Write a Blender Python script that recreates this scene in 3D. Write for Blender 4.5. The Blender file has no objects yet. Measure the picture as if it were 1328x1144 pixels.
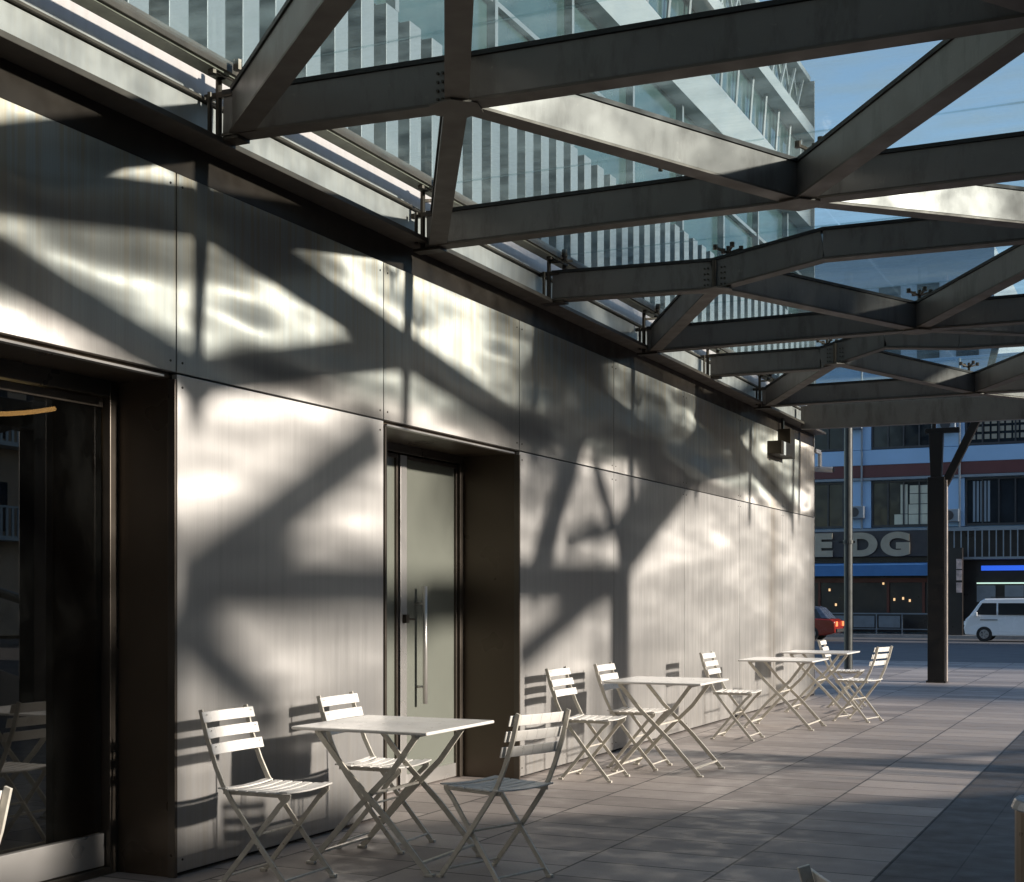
import bpy, math, random
from mathutils import Vector, Matrix
random.seed(7)
R = math.radians
C = bpy.context.scene.collection
scene = bpy.context.scene

# ------------------------------------------------------------------ camera
YAW = math.atan((1505.0 - 664.0) / 1800.0)
cam_d = bpy.data.cameras.new('camera')
cam_d.sensor_width = 36.0
cam_d.lens = 1800.0 / 1328.0 * 36.0
cam_d.shift_y = (773.0 - 572.0) / 1328.0
cam_d.clip_start = 0.05
cam_d.clip_end = 2000
cam = bpy.data.objects.new('camera', cam_d)
C.objects.link(cam)
cam.location = (4.34, 0.0, 1.37)
cam.rotation_euler = (R(90), 0, YAW)
scene.camera = cam

# ------------------------------------------------------------------ world, sun, exposure
SUN_EL = 17.0
SUN_AZ = 1.0            # degrees from +X towards +Y
w = bpy.data.worlds.new('World'); scene.world = w; w.use_nodes = True
wn = w.node_tree.nodes; wn.clear()
wo = wn.new('ShaderNodeOutputWorld'); bg = wn.new('ShaderNodeBackground'); sk = wn.new('ShaderNodeTexSky')
sk.sky_type = 'NISHITA'; sk.sun_disc = False
sk.sun_elevation = R(SUN_EL); sk.sun_rotation = R(90 - SUN_AZ)
sk.air_density = 1.0; sk.dust_density = 0.5; sk.ozone_density = 1.6
bg.inputs['Strength'].default_value = 0.12
w.node_tree.links.new(sk.outputs[0], bg.inputs[0]); w.node_tree.links.new(bg.outputs[0], wo.inputs[0])
sun_d = bpy.data.lights.new('sun', 'SUN'); sun_d.energy = 3.6; sun_d.angle = R(2.0); sun_d.color = (1.0, 0.905, 0.80)
sun = bpy.data.objects.new('sun', sun_d); C.objects.link(sun)
sdir = Vector((math.cos(R(SUN_EL)) * math.cos(R(SUN_AZ)), math.cos(R(SUN_EL)) * math.sin(R(SUN_AZ)), math.sin(R(SUN_EL))))
sun.rotation_euler = sdir.to_track_quat('Z', 'Y').to_euler()
sun.location = (30, 10, 12)
scene.view_settings.view_transform = 'Standard'
scene.view_settings.look = 'None'
scene.view_settings.gamma = 1
scene.view_settings.exposure = 0.97
scene.cycles.max_bounces = 10
scene.cycles.transparent_max_bounces = 24
scene.cycles.glossy_bounces = 6

# ------------------------------------------------------------------ materials
def new_mat(name):
    m = bpy.data.materials.new(name); m.use_nodes = True
    return m, m.node_tree.nodes, m.node_tree.links, m.node_tree.nodes['Principled BSDF']

def tex_coord(n, l, scale=(1, 1, 1), rot=(0, 0, 0)):
    tc = n.new('ShaderNodeNewGeometry'); mp = n.new('ShaderNodeMapping')
    mp.inputs['Scale'].default_value = scale; mp.inputs['Rotation'].default_value = rot
    l.new(tc.outputs['Position'], mp.inputs['Vector'])
    return mp.outputs['Vector']

def noise(n, l, vec, scale, detail=4, rough=0.5):
    t = n.new('ShaderNodeTexNoise'); t.inputs['Scale'].default_value = scale
    t.inputs['Detail'].default_value = detail; t.inputs['Roughness'].default_value = rough
    l.new(vec, t.inputs['Vector']); return t.outputs['Fac']

def ramp(n, l, fac, stops):
    r = n.new('ShaderNodeValToRGB'); e = r.color_ramp.elements
    while len(e) < len(stops): e.new(0.5)
    for i, (p, c) in enumerate(stops):
        e[i].position = p; e[i].color = (c[0], c[1], c[2], 1) if not isinstance(c, (int, float)) else (c, c, c, 1)
    l.new(fac, r.inputs[0]); return r.outputs[0]

def mixc(n, l, fac, a, b, mode='MIX'):
    m = n.new('ShaderNodeMix'); m.data_type = 'RGBA'; m.blend_type = mode
    for sock, v in ((0, fac), (6, a), (7, b)):
        if isinstance(v, (int, float)): m.inputs[sock].default_value = v
        elif isinstance(v, tuple): m.inputs[sock].default_value = (v[0], v[1], v[2], 1)
        else: l.new(v, m.inputs[sock])
    return m.outputs[2]

def bump(n, l, h, strength, dist, base=None):
    b = n.new('ShaderNodeBump'); b.inputs['Strength'].default_value = strength; b.inputs['Distance'].default_value = dist
    l.new(h, b.inputs['Height'])
    if base is not None: l.new(base, b.inputs['Normal'])
    return b.outputs['Normal']

def paint(name, col, rough=0.45, metal=0.0, var=0.12, vscale=3.0, bumpy=0.0, spec=0.5, stretch=(1, 1, 1)):
    m, n, l, b = new_mat(name)
    v = tex_coord(n, l, stretch)
    f = noise(n, l, v, vscale, 5, 0.6)
    lo = tuple(max(0, c * (1 - var)) for c in col); hi = tuple(min(1, c * (1 + var)) for c in col)
    l.new(ramp(n, l, f, [(0.3, lo), (0.7, hi)]), b.inputs['Base Color'])
    b.inputs['Roughness'].default_value = rough; b.inputs['Metallic'].default_value = metal
    b.inputs['Specular IOR Level'].default_value = spec
    rr = ramp(n, l, noise(n, l, v, vscale * 2.3, 3), [(0.3, max(0, rough - 0.08)), (0.7, min(1, rough + 0.1))])
    l.new(rr, b.inputs['Roughness'])
    if bumpy: l.new(bump(n, l, noise(n, l, v, vscale * 12, 3), 0.5, bumpy), b.inputs['Normal'])
    return m

def steel(name, base=(0.51, 0.503, 0.49), metal=0.72, rough=0.54, wave=0.012, stain=0.6, aniso=0.95, runoff=1.0):
    m, n, l, b = new_mat(name)
    v = tex_coord(n, l)
    vs = tex_coord(n, l, (1, 9, 0.35))          # long vertical streaks
    vf = tex_coord(n, l, (1, 60, 0.8))
    s1 = noise(n, l, vs, 2.2, 6, 0.65); s2 = noise(n, l, vf, 2.0, 4, 0.6)
    blot = noise(n, l, v, 0.9, 3, 0.5)
    c1 = ramp(n, l, s1, [(0.30, tuple(c * 0.92 for c in base)), (0.52, base), (0.75, tuple(min(1, c * 1.04) for c in base))])
    c2 = ramp(n, l, s2, [(0.30, 0.90), (0.62, 1.0)])
    c = mixc(n, l, stain, c1, c2, 'MULTIPLY')
    # brownish run-off stains that start at the top of a panel
    sep = n.new('ShaderNodeSeparateXYZ'); l.new(tex_coord(n, l), sep.inputs[0])
    zr = ramp(n, l, sep.outputs['Z'], [(0.0, 0.0), (1.0, 1.0)])
    mr = n.new('ShaderNodeMapRange'); mr.inputs['From Min'].default_value = 2.5; mr.inputs['From Max'].default_value = 3.5
    l.new(sep.outputs['Z'], mr.inputs['Value'])
    run = ramp(n, l, noise(n, l, tex_coord(n, l, (1, 14, 0.25)), 1.6, 6, 0.7), [(0.46, 0.0), (0.60, 0.75)])
    mm = n.new('ShaderNodeMath'); mm.operation = 'MULTIPLY'; mr.inputs['To Max'].default_value = runoff; l.new(run, mm.inputs[0]); l.new(mr.outputs[0], mm.inputs[1])
    c = mixc(n, l, mm.outputs[0], c, (0.40, 0.32, 0.22))
    # splash dirt at the foot
    mr2 = n.new('ShaderNodeMapRange'); mr2.inputs['From Min'].default_value = 1.0; mr2.inputs['From Max'].default_value = 0.0
    l.new(sep.outputs['Z'], mr2.inputs['Value'])
    sp = ramp(n, l, noise(n, l, vs, 3.0, 5, 0.7), [(0.42, 0.0), (0.66, 0.55)])
    m2 = n.new('ShaderNodeMath'); m2.operation = 'MULTIPLY'; l.new(sp, m2.inputs[0]); l.new(mr2.outputs[0], m2.inputs[1])
    c = mixc(n, l, m2.outputs[0], c, (0.45, 0.41, 0.35))
    # water marks below the wall lamp and pale mineral runs towards the far end
    yd = n.new('ShaderNodeMapRange'); yd.inputs['From Min'].default_value = 16.55; yd.inputs['From Max'].default_value = 16.85
    yd2 = n.new('ShaderNodeMapRange'); yd2.inputs['From Min'].default_value = 17.35; yd2.inputs['From Max'].default_value = 16.95
    l.new(sep.outputs['Y'], yd.inputs['Value']); l.new(sep.outputs['Y'], yd2.inputs['Value'])
    m3 = n.new('ShaderNodeMath'); m3.operation = 'MULTIPLY'; l.new(yd.outputs[0], m3.inputs[0]); l.new(yd2.outputs[0], m3.inputs[1])
    m4 = n.new('ShaderNodeMath'); m4.operation = 'MULTIPLY'; l.new(m3.outputs[0], m4.inputs[0])
    l.new(ramp(n, l, noise(n, l, tex_coord(n, l, (1, 10, 0.3)), 2.0, 4, 0.6), [(0.35, 0.15), (0.55, 0.8)]), m4.inputs[1])
    c = mixc(n, l, m4.outputs[0], c, (0.22, 0.19, 0.15))
    yf = n.new('ShaderNodeMapRange'); yf.inputs['From Min'].default_value = 10.0; yf.inputs['From Max'].default_value = 14.0
    l.new(sep.outputs['Y'], yf.inputs['Value'])
    m5 = n.new('ShaderNodeMath'); m5.operation = 'MULTIPLY'; l.new(yf.outputs[0], m5.inputs[0])
    l.new(ramp(n, l, noise(n, l, tex_coord(n, l, (1, 7, 0.5)), 1.9, 6, 0.7), [(0.40, 0.0), (0.56, 0.55)]), m5.inputs[1])
    c = mixc(n, l, m5.outputs[0], c, tuple(k_ * 0.66 for k_ in base))
    l.new(c, b.inputs['Base Color'])
    b.inputs['Metallic'].default_value = metal
    l.new(ramp(n, l, noise(n, l, vs, 1.6, 4), [(0.3, rough - 0.03), (0.7, rough + 0.05)]), b.inputs['Roughness'])
    # grain runs vertically: highlights spread sideways and stay narrow in height
    b.inputs['Anisotropic'].default_value = aniso
    tg = n.new('ShaderNodeCombineXYZ'); tg.inputs[1].default_value = 1.0
    l.new(tg.outputs[0], b.inputs['Tangent'])
    hb = bump(n, l, noise(n, l, tex_coord(n, l, (1, 0.55, 1.5)), 1.1, 1.5, 0.4), 1.0, wave * 4)
    hb2 = bump(n, l, s2, 0.25, 0.002, hb)
    l.new(hb2, b.inputs['Normal'])
    return m

def glass_mat(name, tint, gloss=0.06, rough=0.02, dirt=0.12, dirtcol=(0.6, 0.65, 0.62), edge=0.08, trans=False):
    m, n, l, b = new_mat(name)
    out = n['Material Output']; n.remove(b)
    tr = n.new('ShaderNodeBsdfTransparent'); tr.inputs[0].default_value = (*tint, 1)
    gl = n.new('ShaderNodeBsdfGlossy'); gl.inputs['Roughness'].default_value = rough
    df = n.new('ShaderNodeBsdfTranslucent' if trans else 'ShaderNodeBsdfDiffuse'); df.inputs[0].default_value = (*dirtcol, 1)
    fr = n.new('ShaderNodeLayerWeight'); fr.inputs[0].default_value = 0.5
    mx = n.new('ShaderNodeMixShader'); mx2 = n.new('ShaderNodeMixShader')
    pw = n.new('ShaderNodeMath'); pw.operation = 'POWER'; pw.inputs[1].default_value = 4.0
    mu = n.new('ShaderNodeMath'); mu.operation = 'MULTIPLY'; mu.inputs[1].default_value = edge
    l.new(fr.outputs['Facing'], pw.inputs[0]); l.new(pw.outputs[0], mu.inputs[0])
    ad = n.new('ShaderNodeMath'); ad.operation = 'ADD'; ad.inputs[1].default_value = gloss; ad.use_clamp = True
    l.new(mu.outputs[0], ad.inputs[0])
    v = tex_coord(n, l, (0.6, 1.6, 1)); d = ramp(n, l, noise(n, l, v, 2.5, 7, 0.72), [(0.42, 0.15), (0.75, 1.0)])
    dm = n.new('ShaderNodeMath'); dm.operation = 'MULTIPLY'; dm.inputs[1].default_value = dirt; l.new(d, dm.inputs[0])
    l.new(dm.outputs[0], mx2.inputs[0]); l.new(tr.outputs[0], mx2.inputs[1]); l.new(df.outputs[0], mx2.inputs[2])
    l.new(ad.outputs[0], mx.inputs[0]); l.new(mx2.outputs[0], mx.inputs[1]); l.new(gl.outputs[0], mx.inputs[2])
    l.new(mx.outputs[0], out.inputs[0])
    return m

def emit(name, col, s):
    m, n, l, b = new_mat(name)
    b.inputs['Base Color'].default_value = (*col, 1)
    b.inputs['Emission Color'].default_value = (*col, 1); b.inputs['Emission Strength'].default_value = s
    return m

def paving(name, cols, wx, wy, x0, off=0.0, mortar=0.006, rough=0.6, bias=0.0):
    m, n, l, b = new_mat(name)
    tc = n.new('ShaderNodeNewGeometry'); mp = n.new('ShaderNodeMapping')
    mp.inputs['Location'].default_value = (0.1, -x0, 0); mp.inputs['Rotation'].default_value = (0, 0, R(90))
    l.new(tc.outputs['Position'], mp.inputs['Vector'])
    br = n.new('ShaderNodeTexBrick'); br.offset = off; br.squash = 1.0
    br.inputs['Scale'].default_value = 1.0; br.inputs['Brick Width'].default_value = wy; br.inputs['Row Height'].default_value = wx
    br.inputs['Mortar Size'].default_value = mortar; br.inputs['Mortar Smooth'].default_value = 0.2
    br.inputs['Bias'].default_value = bias
    br.inputs['Color1'].default_value = (*cols[0], 1); br.inputs['Color2'].default_value = (*cols[1], 1); br.inputs['Mortar'].default_value = (*cols[2], 1)
    l.new(mp.outputs[0], br.inputs['Vector'])
    v = tex_coord(n, l)
    big = ramp(n, l, noise(n, l, v, 0.8, 6, 0.65), [(0.3, 0.80), (0.7, 1.08)])
    fine = ramp(n, l, noise(n, l, v, 90, 3, 0.7), [(0.3, 0.86), (0.7, 1.06)])
    c = mixc(n, l, 1.0, br.outputs['Color'], big, 'MULTIPLY'); c = mixc(n, l, 1.0, c, fine, 'MULTIPLY')
    spots = ramp(n, l, noise(n, l, v, 14, 2, 0.4), [(0.66, 0.0), (0.71, 0.5)])
    c = mixc(n, l, spots, c, tuple(k * 0.55 for k in cols[0]))
    l.new(c, b.inputs['Base Color'])
    l.new(ramp(n, l, noise(n, l, v, 5, 4), [(0.3, rough - 0.12), (0.7, rough + 0.12)]), b.inputs['Roughness'])
    nm = bump(n, l, br.outputs['Fac'], -0.8, 0.004)
    nm = bump(n, l, noise(n, l, v, 60, 4, 0.6), 0.35, 0.003, nm)
    l.new(nm, b.inputs['Normal'])
    return m

M = {}
M['steel'] = steel('brushed_steel_cladding')
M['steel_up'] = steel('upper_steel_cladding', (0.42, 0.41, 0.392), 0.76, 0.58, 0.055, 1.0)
M['steel_band'] = steel('pale_steel_band', (0.50, 0.49, 0.475), 0.2, 0.42, 0.003, 0.12, 0.0, 0.12)
M['steel_dark'] = paint('recess_bronze_steel', (0.085, 0.064, 0.045), 0.33, 0.4, 0.08, 0.7)
M['backing'] = paint('black_backing', (0.015, 0.013, 0.012), 0.8)
M['flange'] = paint('brown_grey_flange', (0.10, 0.085, 0.07), 0.5, 0.2)
M['beam'] = paint('grey_beam_paint', (0.15, 0.14, 0.132), 0.36, 0.1, 0.10, 2.0, 0.0, 0.5, (1, 1, 1))
M['shadow_paint'] = paint('painted_canopy_shadow', (0.035, 0.026, 0.020), 0.45, 0.3)  # near-black colour for the painted canopy shadow
_m = M['beam']; _n = _m.node_tree.nodes; _l = _m.node_tree.links; _b = _n['Principled BSDF']
_src = _b.inputs['Base Color'].links[0].from_socket
_v = tex_coord(_n, _l, (1, 1, 0.25))
_d = ramp(_n, _l, noise(_n, _l, _v, 7, 6, 0.7), [(0.50, 0.0), (0.66, 0.55)])
_c = mixc(_n, _l, _d, _src, (0.06, 0.05, 0.042))
_w = ramp(_n, _l, noise(_n, _l, tex_coord(_n, _l), 26, 3, 0.6), [(0.66, 0.0), (0.72, 0.5)])
_c = mixc(_n, _l, _w, _c, (0.22, 0.20, 0.18))
_l.new(_c, _b.inputs['Base Color'])
M['gasket'] = paint('black_gasket', (0.012, 0.012, 0.012), 0.6)
M['clamp'] = paint('dark_casting', (0.06, 0.05, 0.04), 0.4, 0.6)
M['bolt'] = paint('bright_bolt', (0.55, 0.52, 0.48), 0.3, 0.8)
M['glass_roof'] = glass_mat('canopy_glass', (0.90, 0.955, 0.955), 0.03, 0.02, 0.36, (0.44, 0.54, 0.53), 0.10, True)
M['glass_edge'] = paint('edge_strip', (0.34, 0.34, 0.28), 0.35, 0.2, 0.2, 8)
M['door_glass'] = glass_mat('dark_door_glass', (0.30, 0.26, 0.22), 0.20, 0.004, 0.010, edge=0.5)
M['frost'] = paint('frosted_green_glass', (0.165, 0.175, 0.15), 0.16, 0.0, 0.06, 1.0)
M['frame'] = paint('bronze_door_frame', (0.10, 0.085, 0.07), 0.35, 0.6)
M['bright_frame'] = paint('polished_steel_rail', (0.58, 0.565, 0.54), 0.34, 0.7, 0.03, 1.2)
M['interior'] = paint('dim_interior', (0.22, 0.12, 0.06), 0.8)
M['chair'] = paint('cream_chair_enamel', (0.72, 0.70, 0.66), 0.34, 0.0, 0.05, 9, 0.0, 0.5)
M['chair_leg'] = paint('worn_cream_tube', (0.58, 0.55, 0.48), 0.36, 0.05, 0.14, 25)
for _k, _lo in (('chair', 0.685), ('chair_leg', 0.64)):
    _m = M[_k]; _n = _m.node_tree.nodes; _l = _m.node_tree.links; _b = _n['Principled BSDF']
    _tc = _n.new('ShaderNodeTexCoord'); _oi = _n.new('ShaderNodeObjectInfo')
    _ad = _n.new('ShaderNodeVectorMath'); _ad.operation = 'ADD'
    _l.new(_tc.outputs['Object'], _ad.inputs[0]); _l.new(_oi.outputs['Random'], _ad.inputs[1])
    _src = _b.inputs['Base Color'].links[0].from_socket
    _w = ramp(_n, _l, noise(_n, _l, _ad.outputs[0], 42, 5, 0.72), [(_lo, 0.0), (_lo + .03, 0.85)])
    _g = ramp(_n, _l, noise(_n, _l, _ad.outputs[0], 9, 4, 0.6), [(0.45, 0.0), (0.75, 0.30)])
    _c = mixc(_n, _l, _g, _src, (0.45, 0.42, 0.35)); _c = mixc(_n, _l, _w, _c, (0.16, 0.09, 0.05))
    _l.new(_c, _b.inputs['Base Color'])
M['pave'] = paving('pale_stone_slabs', ((0.40, 0.35, 0.32), (0.235, 0.205, 0.19), (0.03, 0.028, 0.026)), 0.73, 0.40, 0.166, 0.42, 0.0075)
M['pave_dark'] = paving('dark_small_pavers', ((0.085, 0.075, 0.07), (0.06, 0.054, 0.052), (0.018, 0.017, 0.016)), 0.34, 0.36, 3.086, 0.0, 0.0045)
M['asphalt'] = paint('asphalt', (0.09, 0.09, 0.095), 0.8, 0, 0.2, 1.2, 0.004)
M['mark'] = paint('road_marking', (0.62, 0.62, 0.60), 0.7, 0, 0.15, 6)
M['kerb'] = paint('kerb_stone', (0.25, 0.24, 0.23), 0.7, 0, 0.2, 3)
M['fin'] = paint('white_fin', (0.21, 0.245, 0.27), 0.4, 0.1, 0.06, 1)
M['fin_back'] = paint('dark_teal_glazing', (0.105, 0.14, 0.135), 0.15, 0.0, 0.3, 2)
M['upper_glass'] = paint('upper_teal_glass', (0.045, 0.085, 0.085), 0.12, 0.1, 0.35, 1.3)
M['upper_band'] = paint('upper_pale_band', (0.30, 0.34, 0.36), 0.5, 0.0, 0.06, 2)
M['blue_panel'] = paint('pale_blue_panel', (0.33, 0.52, 0.76), 0.5, 0.0, 0.05, 0.6)
M['maroon'] = paint('maroon_band', (0.12, 0.035, 0.035), 0.5, 0, 0.1, 1)
M['win_dark'] = paint('dark_window_glass', (0.015, 0.02, 0.026), 0.10, 0.0, 0.4, 1, 0.0, 0.3)
M['win_frame'] = paint('dark_window_frame', (0.05, 0.05, 0.055), 0.4, 0.3)
M['sill'] = paint('grey_sill', (0.22, 0.26, 0.30), 0.5)
M['beige_panel'] = paint('painted_cream_reflection', (0.62, 0.60, 0.48), 0.7, 0, 0.12, 2)  # cream tone of a painted window reflection
M['signboard'] = paint('charcoal_signboard', (0.045, 0.042, 0.045), 0.6)
M['letter'] = paint('tan_letter', (0.36, 0.32, 0.25), 0.5, 0, 0.1, 3)
M['awning'] = paint('blue_awning', (0.05, 0.17, 0.40), 0.6, 0, 0.08, 2)
M['shop_dark'] = paint('dark_shop_front', (0.02, 0.017, 0.016), 0.35, 0, 0.4, 1)
M['red_wood'] = paint('red_brown_shop_trim', (0.10, 0.02, 0.012), 0.4)
M['glow'] = emit('warm_shop_lamp', (1.0, 0.62, 0.30), 0.5)
M['neon'] = emit('blue_light_strip', (0.03, 0.13, 0.8), 0.45)
M['fluo'] = emit('green_white_tube', (0.72, 1.0, 0.82), 0.4)
M['poster'] = paint('faded_poster', (0.55, 0.42, 0.38), 0.7, 0, 0.4, 5)
M['mast'] = paint('dark_mast_paint', (0.018, 0.016, 0.015), 0.4, 0.3)
M['pole'] = paint('grey_pole_paint', (0.045, 0.05, 0.05), 0.4, 0.3)
M['edge_light'] = paint('bare_metal_edge', (0.60, 0.52, 0.46), 0.35, 0.5)
M['concrete'] = paint('cast_concrete', (0.28, 0.27, 0.26), 0.8, 0, 0.12, 1)
M['stone'] = paint('warm_stone', (0.30, 0.22, 0.16), 0.8, 0, 0.12, 1)
M['grey_block'] = paint('blue_grey_render', (0.26, 0.31, 0.36), 0.8, 0, 0.08, 0.2)
M['red_car'] = paint('red_car_paint', (0.22, 0.018, 0.012), 0.2, 0.0, 0.05, 2)
M['silver_roof'] = paint('silver_car_roof', (0.07, 0.09, 0.13), 0.25, 0.3)
M['van_white'] = paint('white_van_paint', (0.72, 0.74, 0.76), 0.22, 0.0, 0.03, 2)
M['car_glass'] = paint('car_window', (0.015, 0.018, 0.02), 0.06)
M['tyre'] = paint('tyre_rubber', (0.015, 0.015, 0.015), 0.8)
M['rim'] = paint('alloy_rim', (0.35, 0.35, 0.36), 0.3, 0.8)
M['tail'] = emit('tail_lamp', (1.0, 0.22, 0.08), 0.2)
M['lampwhite'] = paint('headlamp_glass', (0.7, 0.72, 0.74), 0.1)
M['trim'] = paint('black_plastic_trim', (0.03, 0.03, 0.03), 0.5)
M['cam_white'] = paint('camera_housing', (0.62, 0.60, 0.58), 0.35)
M['lamp_body'] = paint('brown_lamp_body', (0.06, 0.045, 0.03), 0.4, 0.5)
M['bin'] = paint('beige_steel_bin', (0.20, 0.16, 0.12), 0.35, 0.5, 0.06, 3)
M['bin_top'] = paint('pale_bin_lid', (0.20, 0.23, 0.27), 0.3, 0.3)
M['rail'] = paint('grey_blue_railing', (0.16, 0.19, 0.22), 0.5, 0.3)

# ------------------------------------------------------------------ helpers
class MB:
    def __init__(s): s.v = []; s.f = []
    def _add(s, vs, fs):
        k = len(s.v); s.v += [tuple(p) for p in vs]; s.f += [tuple(i + k for i in f) for f in fs]; return s
    def box(s, x0, x1, y0, y1, z0, z1):
        return s._add([(x0, y0, z0), (x1, y0, z0), (x1, y1, z0), (x0, y1, z0), (x0, y0, z1), (x1, y0, z1), (x1, y1, z1), (x0, y1, z1)],
                      [(0, 3, 2, 1), (4, 5, 6, 7), (0, 1, 5, 4), (1, 2, 6, 5), (2, 3, 7, 6), (3, 0, 4, 7)])
    def bar(s, p, q, w_, h_, up=(0, 0, 1), z_off=0.0):
        """rectangular bar p->q; h_ along 'up'. z_off shifts along up."""
        p = Vector(p); q = Vector(q); d = (q - p).normalized(); up = Vector(up)
        sd = d.cross(up)
        if sd.length < 1e-5: sd = d.cross(Vector((1, 0, 0)))
        sd.normalize(); u = sd.cross(d).normalized()
        vs = []
        for c in (p, q):
            for a, b in ((-1, -1), (1, -1), (1, 1), (-1, 1)):
                vs.append(c + sd * (a * w_ / 2) + u * (b * h_ / 2 + z_off))
        return s._add(vs, [(0, 1, 2, 3), (4, 7, 6, 5), (0, 4, 5, 1), (1, 5, 6, 2), (2, 6, 7, 3), (3, 7, 4, 0)])
    def cyl(s, p, q, r, n=12, r2=None):
        p = Vector(p); q = Vector(q); d = (q - p).normalized(); r2 = r if r2 is None else r2
        a = d.orthogonal().normalized(); b = d.cross(a)
        vs = [p + (a * math.cos(2 * math.pi * i / n) + b * math.sin(2 * math.pi * i / n)) * r for i in range(n)]
        vs += [q + (a * math.cos(2 * math.pi * i / n) + b * math.sin(2 * math.pi * i / n)) * r2 for i in range(n)]
        fs = [(i, (i + 1) % n, n + (i + 1) % n, n + i) for i in range(n)] + [tuple(range(n - 1, -1, -1)), tuple(range(n, 2 * n))]
        return s._add(vs, fs)
    def tube(s, pts, w_, h_, up=(0, 1, 0)):
        """flat bar swept through points in a plane whose normal is 'up' (mitred)"""
        up = Vector(up).normalized(); P = [Vector(p) for p in pts]; vs = []
        for i, p in enumerate(P):
            if i == 0: t = P[1] - P[0]
            elif i == len(P) - 1: t = P[-1] - P[-2]
            else: t = (P[i + 1] - P[i]).normalized() + (P[i] - P[i - 1]).normalized()
            t.normalize(); nn = up.cross(t).normalized()
            for a, b in ((-1, -1), (1, -1), (1, 1), (-1, 1)):
                vs.append(p + nn * (a * w_ / 2) + up * (b * h_ / 2))
        fs = []
        for i in range(len(P) - 1):
            o = 4 * i
            for a in range(4):
                b = (a + 1) % 4; fs.append((o + a, o + 4 + a, o + 4 + b, o + b))
        fs += [(0, 1, 2, 3), (len(vs) - 1, len(vs) - 2, len(vs) - 3, len(vs) - 4)]
        return s._add(vs, fs)
    def prism(s, poly, axis, a, b):
        """poly of 2D points extruded along axis ('x' -> (y,z), 'y' -> (x,z), 'z' -> (x,y))"""
        def mk(u, v, t): return {'x': (t, u, v), 'y': (u, t, v), 'z': (u, v, t)}[axis]
        n = len(poly); vs = [mk(u, v, a) for u, v in poly] + [mk(u, v, b) for u, v in poly]
        fs = [(i, (i + 1) % n, n + (i + 1) % n, n + i) for i in range(n)] + [tuple(range(n - 1, -1, -1)), tuple(range(n, 2 * n))]
        return s._add(vs, fs)
    def build(s, name, mat, parent=None, bevel=0.0, smooth=False, seg=2, loc=None):
        me = bpy.data.meshes.new(name); me.from_pydata(s.v, [], s.f); me.update()
        import bmesh
        bm = bmesh.new(); bm.from_mesh(me); bmesh.ops.recalc_face_normals(bm, faces=bm.faces); bm.to_mesh(me); bm.free()
        me.materials.append(M[mat] if isinstance(mat, str) else mat)
        if smooth:
            for p in me.polygons: p.use_smooth = True
        o = bpy.data.objects.new(name, me); C.objects.link(o)
        if parent is not None:
            o.parent = parent
        if loc: o.location = loc
        if bevel > 0:
            md = o.modifiers.new('bevel', 'BEVEL'); md.width = bevel; md.segments = seg; md.limit_method = 'ANGLE'; md.angle_limit = R(40)
        return o

def thing(name, label, cat, loc=(0, 0, 0), rz=0.0, group=None):
    o = bpy.data.objects.new(name, None); C.objects.link(o)
    o.location = loc; o.rotation_euler = (0, 0, rz); o.empty_display_size = 0.2
    o['label'] = label; o['category'] = cat
    if group: o['group'] = group
    return o
def tag(o, label, cat, group=None):
    o['label'] = label; o['category'] = cat
    if group: o['group'] = group
    return o
def struct(o): o['kind'] = 'structure'; return o
def copy_tree(o, parent=None):
    c = o.copy(); C.objects.link(c)
    if parent is not None: c.parent = parent
    for ch in list(o.children): copy_tree(ch, c)
    return c

# ------------------------------------------------------------------ ground
struct(MB().box(-60, 3.086, -40, 30, -0.6, 0.0).build('pavement', 'pave'))
struct(MB().box(3.086, 60, -40, 30, -0.6, 0.0).build('plaza', 'pave_dark'))
struct(MB().box(3.080, 3.092, -39.9, 29.9, 0.0005, 0.0025).build('paving_joint', 'gasket'))
g = MB(); g._add([(-90, 30, -0.004), (90, 30, -0.004), (90, 57, -0.5), (-90, 57, -0.5), (90, 64, -0.52), (-90, 64, -0.52)], [(0, 1, 2, 3), (3, 2, 4, 5)])
struct(g.build('street', 'asphalt'))
struct(MB().box(-90, 90, 64, 400, -1.2, -0.38).build('far_pavement', 'kerb'))
struct(MB().box(-400, 400, -400, 64, -1.4, -0.9).build('ground', 'asphalt'))

# ------------------------------------------------------------------ clad building
bld = thing('clad_building', 'brushed steel clad building with dark recessed doorways and fins above', 'building', (0, 0, 0))
YF, YE = -8.0, 19.2         # ends of the building along the wall
seams = [-4.57, -2.57, -0.57, 1.43, 3.43, 5.43, 7.42, 9.42, 11.4, 13.4, 15.4, 17.4, YE]
DOOR = [(3.43, 5.43), (7.42, 9.42)]
G = 0.004
# solid core behind the cladding with the two openings left out
core = MB()
core.box(-0.5, -0.035, YF, 3.43, 0, 2.47)
core.box(-0.5, -0.035, 5.43, 7.42, 0, 2.47)
core.box(-0.5, -0.035, 9.42, YE - .03, 0, 2.47)
core.box(-0.5, -0.035, YF, YE - .03, 2.47, 4.0)
core.box(-8, -0.5, YF, YE - .03, 2.62, 4.0)
core.build('wall_core', 'backing', bld)
MB().box(-8, -5.0, YF, YE - .03, 0, 2.6).box(-8, -5.0, YF, YE - 0.035, 4.1, 8.4).build('rear_block', 'concrete', bld)
MB().box(-8, 0.0, YE - .03, YE, 0, 8.5).build('end_wall', 'steel_band', bld)
def panel(y0, y1, z0, z1, x1=0.0):
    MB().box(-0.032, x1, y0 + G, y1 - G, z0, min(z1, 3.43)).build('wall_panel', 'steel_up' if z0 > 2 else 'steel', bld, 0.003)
allseams = [YF] + seams
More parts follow.
